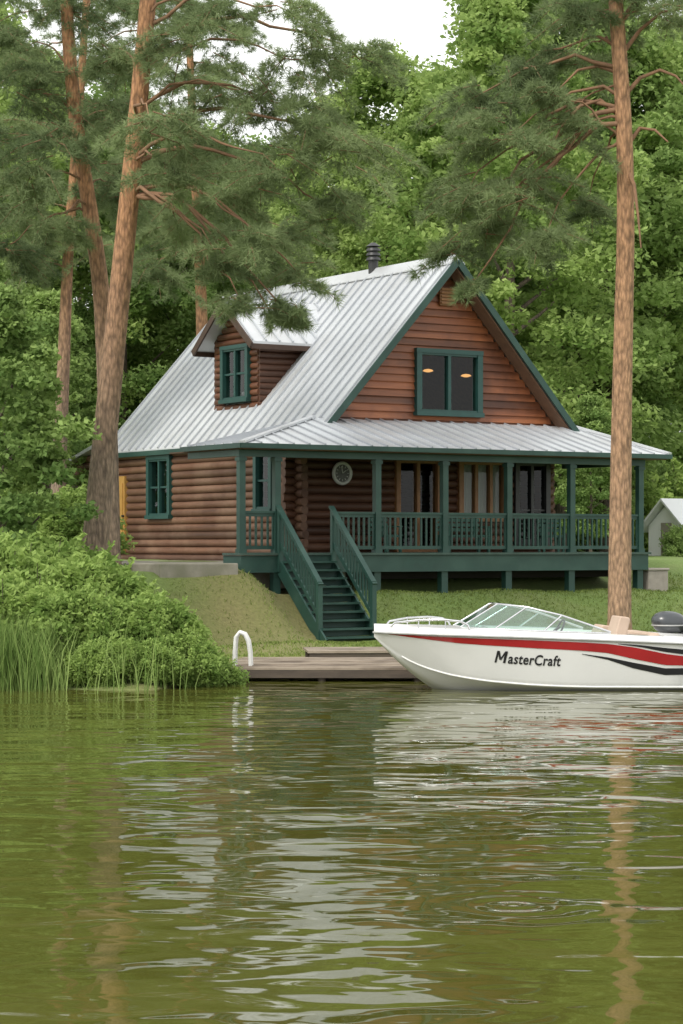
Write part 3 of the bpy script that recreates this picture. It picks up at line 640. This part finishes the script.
for sd in (-1, 1):
    m = MB(); pts = [Vector((x, sd*(gw(x)-.07), gz(x)+.09+h)) for x, h in ((.22, 0), (.28, .07), (.6, .12), (.95, .14), (1.2, .12), (1.30, .07), (1.33, 0))]
    m.tube(pts, .018, 8)
    for xx in (.6, .98): q = Vector((xx, sd*(gw(xx)-.07), gz(xx)+.09)); m.tube([q, q+Vector((0, 0, .13))], .012, 6)
    m.build('bow_rail', M['chrome'], boat)
def seat(x, y, w, zt):
    m = MB(); m.box(x, x+.42, y-w/2, y+w/2, .245, .58); m.prism([(x+.36, y-w/2, .58), (x+.56, y-w/2, .58), (x+.68, y-w/2, zt-.04), (x+.66, y-w/2, zt), (x+.52, y-w/2, zt+.02)], (0, w, 0)); m.build('seat', M['vinyl'], boat, bevel=.05)
seat(3.16, -.42, .52, 1.10); seat(3.10, .42, .52, .94)
m = MB(); m.box(3.85, 4.30, -.7, .7, .245, .60); m.box(4.12, 4.31, -.7, .7, .60, .86); m.build('rear_bench', M['vinyl'], boat, bevel=.05)
m = MB(); m.tube([(2.65, -.42, .85), (2.8, -.42, .95)], .02, 8); ring = [(2.8+.06*math.sin(a), -.42+.16*math.cos(a), .93+.13*math.sin(a)) for a in np.linspace(0, 2*math.pi, 21)]; m.tube(ring, .015, 6, caps=False); m.build('steering_wheel', M['black'], boat)
m = MB(); ox = 4.66
prof = [(.0, .84, .13, .18), (.0, .90, .20, .25), (-.02, 1.0, .22, .28), (-.03, 1.07, .20, .26), (-.04, 1.13, .15, .20), (-.05, 1.165, .08, .11), (-.05, 1.175, .02, .03)]
rows = []
for dx, z, ry, rxx in prof: rows.append([Vector((ox+dx+rxx*np.sign(math.cos(a))*abs(math.cos(a))**.85, ry*np.sign(math.sin(a))*abs(math.sin(a))**.85, z)) for a in np.linspace(0, 2*math.pi, 24, endpoint=False)])
nq = 24; vs = [p for r in rows for p in r]; fs = [(i*nq+k, i*nq+(k+1) % nq, (i+1)*nq+(k+1) % nq, (i+1)*nq+k) for i in range(len(rows)-1) for k in range(nq)]; fs += [tuple(range(nq-1, -1, -1)), tuple((len(rows)-1)*nq+k for k in range(nq))]
m.add(vs, fs, True); mo = m.build('outboard_motor', M['motor'], boat)
m = MB(); m.box(4.86, 5.06, -.08, .08, -.45, .86); m.box(4.82, 5.2, -.12, .12, -.1, -.07); m.tube([(4.84, 0, -.42), (5.2, 0, -.42)], [.03, .07], 10); m.build('lower_unit', M['motor'], mo)
m = MB(); m.box(4.805, 4.855, -.1, .1, .40, .85); m.build('bracket', M['black'], mo)
m = MB(); ring = [(ox-.015+.275*math.cos(a), .22*math.sin(a), .955) for a in np.linspace(0, 2*math.pi, 25)]; m.tube(ring, .012, 6, caps=False); m.build('cowl_trim', M['greytrim'], mo)
# ------------------------------------------------------------ white hut far right
def hut(px, D, wdt, dep, hw, hr, rz, label):
    p = at(px, 545, D); z = float(ground(p.x, D))-.05
    t = thing('white_hut', (p.x, D, z), rz, label, 'hut')
    m = MB(); m.prism([(-wdt/2, 0, 0), (wdt/2, 0, 0), (wdt/2, 0, hw), (0, 0, hr-.1), (-wdt/2, 0, hw)], (0, dep, 0)); m.build('wall', M['whitewall'], t)
    m = MB()
    for sg in (-1, 1): m.prism([(0, -.3, hr), (0, dep+.3, hr), (sg*(wdt/2+.35), dep+.3, hw-.25), (sg*(wdt/2+.35), -.3, hw-.25)], (0, 0, .1))
    m.build('roof', M['whiteroof'], t)
    m = MB(); m.box(-.3, .3, -.05, -.005, .02, min(1.5, hw+.1)); m.build('door', M['concrete'], t)
hut(667, 84, 2.2, 3, 1.2, 2.1, R(-60), 'small white gabled hut far right behind the last porch post')
# ------------------------------------------------------------ broadleaf trees
def crown_pts(z0, z1, Rm, ncl, per, rc, seed, flat=.5):
    r = np.random.default_rng(seed); P = []; T = []
    for i in range(ncl):
        h = r.random()**.85; prof = math.sin(math.pi*min(1, max(.02, (h*.92+.06)))**(.75))**.7
        a = r.random()*6.283; lob = 1+.22*math.sin(3*a+seed)+.15*math.sin(5*a+h*7)
        rr = Rm*prof*lob*(.35+.65*r.random()**.5)
        c = np.array([rr*math.cos(a), rr*math.sin(a), z0+(z1-z0)*h])
        q = r.normal(size=(per, 3)); q = q/np.linalg.norm(q, axis=1, keepdims=True)*(r.random(per)**.6)[:, None]*1.08
        s = rc*r.uniform(.5, 1.4); q = q*np.array([s*r.uniform(.7, 1.2), s*r.uniform(.7, 1.2), s*flat])
        q[:, 2] -= .25*(q[:, 0]**2+q[:, 1]**2)/s
        P.append(c+q); T.append(np.full(per, r.uniform(0, .45))+r.random(per)*.25+.15*q[:, 2]/s)
    return np.concatenate(P), np.concatenate(T)
def broad_trunk(z1, r0, seed, Rm, forks=9):
    rr = random.Random(seed); m = MB()
    pts = [(0, 0, -.4), (.05, .02, z1*.15), (.12*rr.uniform(-1, 1), .1, z1*.4), (.3*rr.uniform(-1, 1), .2, z1*.65), (.2, .1, z1*.82)]
    m.tube(pts, [r0*1.25, r0, r0*.75, r0*.4, .03], 10)
    for k in range(forks):
        h = rr.uniform(.22, .62)*z1; a = rr.random()*6.283; L = Rm*rr.uniform(.45, .7)
        m.tube([(0, 0, h), (math.cos(a)*L*.5, math.sin(a)*L*.5, h+L*.35), (math.cos(a)*L, math.sin(a)*L, h+L*.75)], [r0*.4, r0*.22, .02], 6)
    return m
crowns = []
for i, (z0, z1, Rm, mt, ncl, per, ls) in enumerate([(2.2, 20, 4.6, 'leafA', 200, 370, .13), (2.5, 20, 5.2, 'leafB', 205, 370, .135), (2.0, 20, 4.2, 'leafA', 180, 390, .125), (5.2, 20, 4.4, 'leafA', 170, 390, .125), (1.0, 7.2, 1.35, 'leafB', 110, 190, .082)]):
    P, T = crown_pts(z0, z1, Rm, ncl, per, 1.15 if i < 4 else .42, 11+i)
    cm = leaves('crown', P, ls, T, M[mt]); tm = broad_trunk(z1-.8, .26 if i < 4 else .07, i, Rm)
    to = tm.build('trunk', M['barkD']); crowns.append((to.data, cm)); bpy.data.objects.remove(to)
BT = [(385, 84, 0, .92, 'yellow green tree rising behind the ridge vent'), (440, 97, 2, 1.02, 'pale green tree behind the gable peak'), (335, 92, 0, .90, 'tree behind the middle of the metal roof'),
      (505, 80, 0, 1.02, 'broadleaf tree behind the right roof slope'), (562, 90, 1, 1.15, 'tall tree left of the right pine trunk'), (608, 92, 3, 1.14, 'bright leafy tree directly behind the right pine trunk'),
      (726, 94, 3, 1.2, 'leafy tree right of the right pine trunk'), (780, 96, 3, 1.1, 'tree past the right edge behind the white hut'), (262, 96, 1, .86, 'dark tree behind the dormer'),
      (195, 88, 0, .82, 'tree behind the back of the roof'), (120, 82, 1, .84, 'dark tree behind the big left pines'), (45, 84, 2, .92, 'leafy tree left of the big pines'), (-25, 78, 0, .95, 'leafy tree at the left edge'),
      (-110, 86, 1, 1.0, 'tree beyond the left edge'), (850, 98, 0, 1.1, 'tree beyond the right edge'), (300, 118, 0, .98, 'distant tree left of the sky gap'), (470, 122, 1, 1.15, 'distant tree in line with the gable window'), (545, 118, 2, 1.2, 'distant tree right of the gable'), (380, 128, 2, 1.05, 'distant tree below the sky gap'),
      (80, 112, 1, 1.0, 'distant tree between the left trunks'), (170, 115, 2, .98, 'distant tree above the far roof corner'), (590, 135, 1, 1.35, 'distant tree far back on the right'), (655, 145, 1, 1.4, 'distant tree behind the white hut'), (740, 138, 0, 1.35, 'distant tree past the right edge')]
for i, (px, D, k, sc, lab) in enumerate(BT):
    p = at(px, 545, D); t = thing('broadleaf_tree', (p.x, D, float(ground(p.x, D))), i*1.7, lab, 'tree', 'broadleaf trees behind the cabin')
    t.scale = (sc*1.02, sc*1.02, sc); share('trunk', crowns[k][0], t); share('crown', crowns[k][1], t)
for i, (px, D, sc, lab) in enumerate([(2, 45, 1.0, 'young leafy tree at the left edge in front of the pines'), (-45, 49, 1.1, 'young leafy tree just outside the left edge'), (48, 64, 1.05, 'young leafy tree between the slender pine and the big trunks'), (5, 66, 1.2, 'young leafy tree far behind the left shrubs'), (78, 78, 1.1, 'young leafy tree behind the far cabin corner'), (590, 76, .75, 'young leafy tree behind the right porch posts'), (548, 78, .8, 'young leafy tree behind the right end of the porch')]):
    p = at(px, 545, D); t = thing('young_tree', (p.x, D, float(ground(p.x, D))), i*2.3, lab, 'tree'); t.scale = (sc, sc, sc)
    share('trunk', crowns[4][0], t); share('crown', crowns[4][1], t)
# ------------------------------------------------------------ shrubs with loose upright shoots
shr = []
for i in range(3):
    P, T = crown_pts(.05, 1.45, 1.05, 90, 220, .32, 40+i, .75)
    r = np.random.default_rng(90+i); PS = [P]; TS = [T]; m = MB()
    for k in range(64):
        a = r.random()*6.283; q0 = .75*r.random()**.5; lean = r.uniform(.1, .6); hgt = r.uniform(1.0, 1.95)*(1-.3*q0); tt = np.linspace(.25, 1, 60)
        cx_ = np.cos(a)*(q0+lean*tt**1.6); cy_ = np.sin(a)*(q0+lean*tt**1.6); cz_2 = hgt*tt-.25*lean*tt**3
        L3 = np.stack([cx_, cy_, cz_2], 1)+r.normal(size=(60, 3))*np.array([.085, .085, .05])*(1.25-tt)[:, None]
        PS.append(L3); TS.append(np.full(60, r.uniform(.1, .6))+r.random(60)*.2)
        if k % 4 == 0: m.tube([(np.cos(a)*q0*.3, np.sin(a)*q0*.3, -.15), (cx_[26], cy_[26], cz_2[26]), (cx_[-1], cy_[-1], cz_2[-1])], [.02, .012, .004], 4)
    P = np.concatenate(PS); T = np.concatenate(TS); P[:, 2] = np.maximum(P[:, 2], .0)
    sm = leaves('foliage', P, .055, T, M['shrub'] if i < 2 else M['leafB'], .2, 2.0)
    to = m.build('stem', M['barkD']); shr.append((to.data, sm)); bpy.data.objects.remove(to)
SH = [(205, 36.2, 1, .50, 'rounded shrub at the right end of the bank beside the dock'), (180, 35.5, 0, .55, 'low shrub at the waterline next to the rounded one'), (150, 36.2, 0, .80, 'shrub on the waterline third from the dock'), (112, 36.0, 1, .74, 'bright shrub in the middle of the waterline'), (78, 36.1, 0, .85, 'shrub just right of the reeds'), (45, 36.7, 0, .85, 'shrub behind the reeds'), (5, 37, 1, 1.0, 'shrub at the left edge of the waterline'),
      (95, 34.95, 1, .42, 'small shrub overhanging the water right of the reeds'), (124, 35.0, 0, .42, 'small shrub overhanging the water at mid bank'), (152, 35.1, 1, .42, 'small shrub overhanging the water nearest the dock'),
      (128, 39.2, 1, .85, 'bushy shrub below the terrace'), (85, 39.5, 0, 1.15, 'tall shrub at the foot of the big pine'), (38, 39.8, 1, 1.15, 'tall bright shrub left of the big pine'), (-8, 40, 0, 1.3, 'shrub against the left edge'), (172, 40.5, 0, .58, 'low shrub near the terrace end'), (-60, 37, 1, 1.0, 'shrub beyond the left edge'),
      (20, 42.5, 1, 1.4, 'shrub under the young tree at the left edge'), (62, 44, 0, 1.35, 'shrub touching the foot of the thick pine trunk'), (100, 44.5, 1, 1.1, 'shrub right of the thick pine trunk foot'), (128, 46, 1, .72, 'small shrub in front of the stone terrace'), (70, 55, 0, 1.1, 'shrub against the far left end of the log wall'),
      (70, 96, 0, 3.2, 'far undergrowth bush left of the cabin'), (10, 98, 1, 3.2, 'far undergrowth bush near the left edge'), (575, 100, 2, 2.4, 'far bush seen through the right porch railing'), (615, 104, 0, 2.4, 'far bush behind the right pine trunk'), (660, 120, 2, 3.0, 'far bush behind the white hut'), (705, 118, 0, 3.0, 'far bush past the right edge'), (688, 80, 2, .8, 'low bush in front of the white hut')]
for i, (px, D, k, sc, lab) in enumerate(SH):
    p = at(px, 545, D); t = thing('shrub', (p.x, D, float(ground(p.x, D))-.05), i*2.1, lab, 'shrub'); t.scale = (sc, sc, sc)
    share('stem', shr[k][0], t); share('foliage', shr[k][1], t)
# ------------------------------------------------------------ pines
def pine(label, path, D, r0, r1, pads, seed, bark, randtop=None, bare=()):
    rr = random.Random(seed)
    W = [at(px, py, D) for px, py in path]; base = Vector((W[0].x, D, float(ground(W[0].x, D))-.15)); W[0] = base
    t = thing('pine_tree', base, 0, label, 'pine tree')
    zs = np.array([p.z for p in W]); xs_ = np.array([p.x for p in W]); zz = np.linspace(zs[0], zs[-1], 26)
    xx = np.interp(zz, zs, xs_); xx2 = np.convolve(np.pad(xx, 2, mode='edge'), np.ones(5)/5, 'valid'); xx2[0] = xx[0]
    yy = D+.25*np.sin((zz-zs[0])*.35)
    m = MB(); f = (zz-zs[0])/(zs[-1]-zs[0]); rad = r0+(r1-r0)*f**.9; rad[0] *= 1.3; rad[-1] *= .3
    m.tube(list(zip(xx2, yy, zz)), list(rad), 14)
    def tp(z): return Vector((np.interp(z, zz, xx2), np.interp(z, zz, yy), min(max(z, zz[0]), zz[-1]))), float(np.interp(z, zz, rad))
    L = [(at(px, py, Dp), r, CH+(HY-apy)/F*D) for px, py, Dp, r, apy in pads]
    if randtop:
        n, pya, pyb, spread, rmin, rmax = randtop
        for k in range(n):
            z = CH+(HY-(pya+(pyb-pya)*(k+rr.random())/n))/F*D; c, _ = tp(z); a = rr.random()*6.283; q = spread*rr.uniform(.35, 1)
            L.append((c+Vector((math.cos(a)*q, math.sin(a)*q, rr.uniform(-.3, .5))), rr.uniform(rmin, rmax), z-.2))
    C = []; Dr = []; T = []
    to = m.build('trunk', bark, t, off=base)
    tw = MB()
    for pl in bare:
        bm_ = MB(); pts = [at(*q) for q in pl[1:]]; a, ra = tp(CH+(HY-pl[0])/F*D); pts = [a]+pts; nn = len(pts)
        bm_.tube(pts, [.055*(1-.75*i/(nn-1)) for i in range(nn)], 6); bm_.build('bare_limb', M['twig'], to, off=base)
    for c, r, za in L:
        a, ra = tp(za); dv = c-a; ln = dv.length; pts = [a]
        for q in (.15, .3, .45, .6, .75, .9): pts.append(a+dv*q+Vector((rr.gauss(0, .035*ln*.6), rr.gauss(0, .05*ln*.6), .16*ln*math.sin(math.pi*q**.8)+rr.gauss(0, .02*ln))))
        pts.append(c); rb = min(ra*.42, .016+.010*ln)
        tw.tube(pts, [rb*(1-.8*i/7) for i in range(8)], 6)
        pt = rr.uniform(0, .3); ntw = int(7+4.5*r)
        for k in range(ntw):
            az = rr.random()*6.283; dr = np.array([math.cos(az), math.sin(az), rr.uniform(-.3, .3)]); dr /= np.linalg.norm(dr); Lt = r*rr.uniform(.6, 1.25)
            lat = np.array([-dr[1], dr[0], 0]); org = np.array(c)+rng.normal(size=3)*[.2*r, .2*r, .16*r]; kk = int(30*r*rr.uniform(.7, 1.2))+6
            tt = rng.uniform(.08, 1, kk); sg = rng.uniform(-1, 1, kk)
            P = org+dr*(Lt*tt)[:, None]+lat*(sg*.30*Lt*(1.05-.6*tt))[:, None]; P[:, 2] += -.42*Lt*tt**2+rng.normal(size=kk)*.05-.12*np.abs(sg)*Lt*.3
            C.append(P); Dr.append(dr*.7+lat*(sg*.6)[:, None]+np.array([0, 0, -.1])); T.append(np.full(kk, pt+rr.uniform(0, .2))+rng.random(kk)*.15)
            e = org+dr*Lt; e[2] -= .42*Lt; mm = org+dr*Lt*.5; mm[2] -= .105*Lt
            tw.tube([tuple(org), tuple(mm), tuple(e)], [.013, .009, .004], 4, caps=False)
    tw.build('limbs', M['twig'], to, off=base)
    C = np.concatenate(C)-np.array(base); me = needles('crown', C, np.concatenate(Dr), np.concatenate(T), M['pine'])
    share('crown', me, t)
pine('tall pine with the thickest grey brown trunk, leaning right beside the cabin', [(88, 640), (95, 530), (107, 400), (118, 300), (128, 210), (140, 100), (150, 0), (158, -120), (162, -260)], 47, .30, .12,
     [(185, 40, 46, 1.2, 70), (240, 90, 46, 1.4, 110), (300, 60, 47, 1.2, 70), (340, 140, 46, 1.2, 140), (275, 165, 45.5, 1.3, 160), (200, 150, 48, 1.2, 150), (325, 205, 47, .9, 165), (110, 50, 48, .9, 80), (185, 225, 49, 1.0, 205),
      (255, 235, 45.5, 1.0, 190), (268, 308, 45.8, .70, 195), (240, 300, 45.6, .5, 195), (225, 262, 45.8, .75, 200), (360, 60, 48, .9, 50), (290, 12, 46, 1.0, 30), (220, 5, 46, 1.1, 20), (150, 120, 44.5, 1.0, 120), (165, 170, 45.2, .8, 165), (225, 190, 47, 1.1, 180), (300, 110, 46.5, 1.2, 110), (300, 275, 46, .65, 190), (290, 318, 45.8, .45, 195)], 3, M['bark'], (5, -40, -250, 2.4, .8, 1.2))
pine('second pine behind the thickest one, trunk bending left near the top', [(110, 640), (108, 470), (104, 340), (97, 240), (80, 165), (70, 60), (64, -80), (62, -200)], 50, .25, .1,
     [(30, 90, 50, 1.4, 120), (15, 40, 50, 1.3, 70), (55, 140, 49, 1.1, 150), (30, 180, 49, 1.2, 185), (5, 140, 51, 1.2, 160), (115, 185, 51, .9, 190), (60, 10, 50, 1.3, 30), (10, 245, 50, 1.0, 215), (115, 110, 50, 1.0, 120), (55, 225, 49, .8, 205)], 5, M['bark'], (5, -30, -190, 2.2, .8, 1.2))
pine('slender pine left of the two big trunks', [(55, 600), (58, 470), (63, 350), (68, 240), (78, 140), (88, 0), (92, -90)], 60, .22, .07,
     [(20, 270, 60, 1.0, 270), (40, 240, 60, 1.2, 250), (100, 250, 60, 1.0, 240), (130, 200, 61, 1.3, 210), (20, 210, 60, 1.4, 210)], 8, M['bark'], (10, 210, -80, 3.0, 1.0, 1.6))
pine('slender pine rising behind the back of the roof', [(206, 600), (203, 400), (201, 280), (196, 180), (190, 60), (187, -60)], 72, .27, .08,
     [(150, 270, 70, 1.3, 260), (250, 250, 71, 1.4, 250), (170, 230, 71, 1.5, 230), (290, 230, 71, 1.2, 220), (230, 210, 71, 1.5, 200)], 9, M['bark'], (12, 200, -50, 4.0, 1.1, 1.7))
pine('tall pine with bare orange trunk in front of the right end of the porch', [(619, 640), (621, 560), (623, 430), (625, 300), (627, 190), (622, 100), (613, 0), (607, -120), (604, -260)], 46, .25, .11,
     [(560, 120, 46, 1.1, 90), (505, 135, 46, 1.2, 100), (468, 190, 46.5, 1.1, 110), (530, 190, 46, 1.2, 120), (456, 250, 47, .65, 110), (575, 55, 47, 1.0, 50), (520, 70, 47, 1.2, 50), (490, 225, 46.5, .9, 125), (545, 240, 46, .9, 140), (585, 205, 47, .7, 130),
      (470, 100, 47, 1.0, 70), (590, 10, 46, 1.1, 20), (672, 10, 45.5, .8, 30), (655, -5, 46, .9, 10), (472, 285, 46.5, .42, 125), (548, 95, 45.5, .5, 150)], 12, M['barkR'], (7, -40, -250, 2.4, .8, 1.2),
     [(100, (640, 78, 45.9), (660, 70, 45.8), (676, 76, 45.6), (690, 92, 45.5)), (60, (640, 30, 45.9), (662, 12, 45.7), (690, 8, 45.5)), (150, (640, 128, 46), (655, 130, 45.9), (668, 142, 45.8)), (120, (600, 100, 46), (580, 106, 45.9), (560, 128, 45.8), (552, 150, 45.8)), (75, (598, 66, 46), (578, 70, 45.9), (560, 88, 45.8)), (165, (634, 185, 45.7), (638, 215, 45.6), (641, 248, 45.6)), (30, (634, 2, 46), (655, -20, 45.8))])
# ------------------------------------------------------------ light, world, camera
sd = Vector((-.55, -.66, .85)).normalized()
su = bpy.data.lights.new('sun', 'SUN'); su.energy = 2.4; su.angle = R(18); su.color = (1, .95, .86); so = bpy.data.objects.new('sun', su); COL.objects.link(so)
so.rotation_euler = sd.to_track_quat('Z', 'Y').to_euler()
wd = bpy.data.worlds.new('World'); SC.world = wd; wd.use_nodes = True; nt = wd.node_tree; bg = nt.nodes['Background']
sk = nt.nodes.new('ShaderNodeTexSky'); sk.sky_type = 'NISHITA'; sk.sun_disc = False; sk.sun_elevation = math.asin(sd.z); sk.sun_rotation = math.atan2(sd.x, sd.y); sk.dust_density = 3
hs = nt.nodes.new('ShaderNodeHueSaturation'); hs.inputs['Saturation'].default_value = .2; nt.links.new(sk.outputs[0], hs.inputs['Color'])
mx = nt.nodes.new('ShaderNodeMix'); mx.data_type = 'RGBA'; mx.inputs['Factor'].default_value = .75; nt.links.new(hs.outputs[0], mx.inputs['A']); mx.inputs['B'].default_value = (11.6, 11.7, 11.5, 1)
nt.links.new(mx.outputs['Result'], bg.inputs['Color']); bg.inputs['Strength'].default_value = .15
cam = bpy.data.cameras.new('camera'); co_ = bpy.data.objects.new('camera', cam); COL.objects.link(co_); SC.camera = co_
co_.location = (0, 0, CH); co_.rotation_euler = (R(90), 0, 0); cam.lens = F/1024*36; cam.sensor_width = 36; cam.shift_y = (HY-512)/1024; cam.clip_end = 2000
SC.view_settings.view_transform = 'Standard'; SC.view_settings.look = 'None'; SC.view_settings.exposure = 0
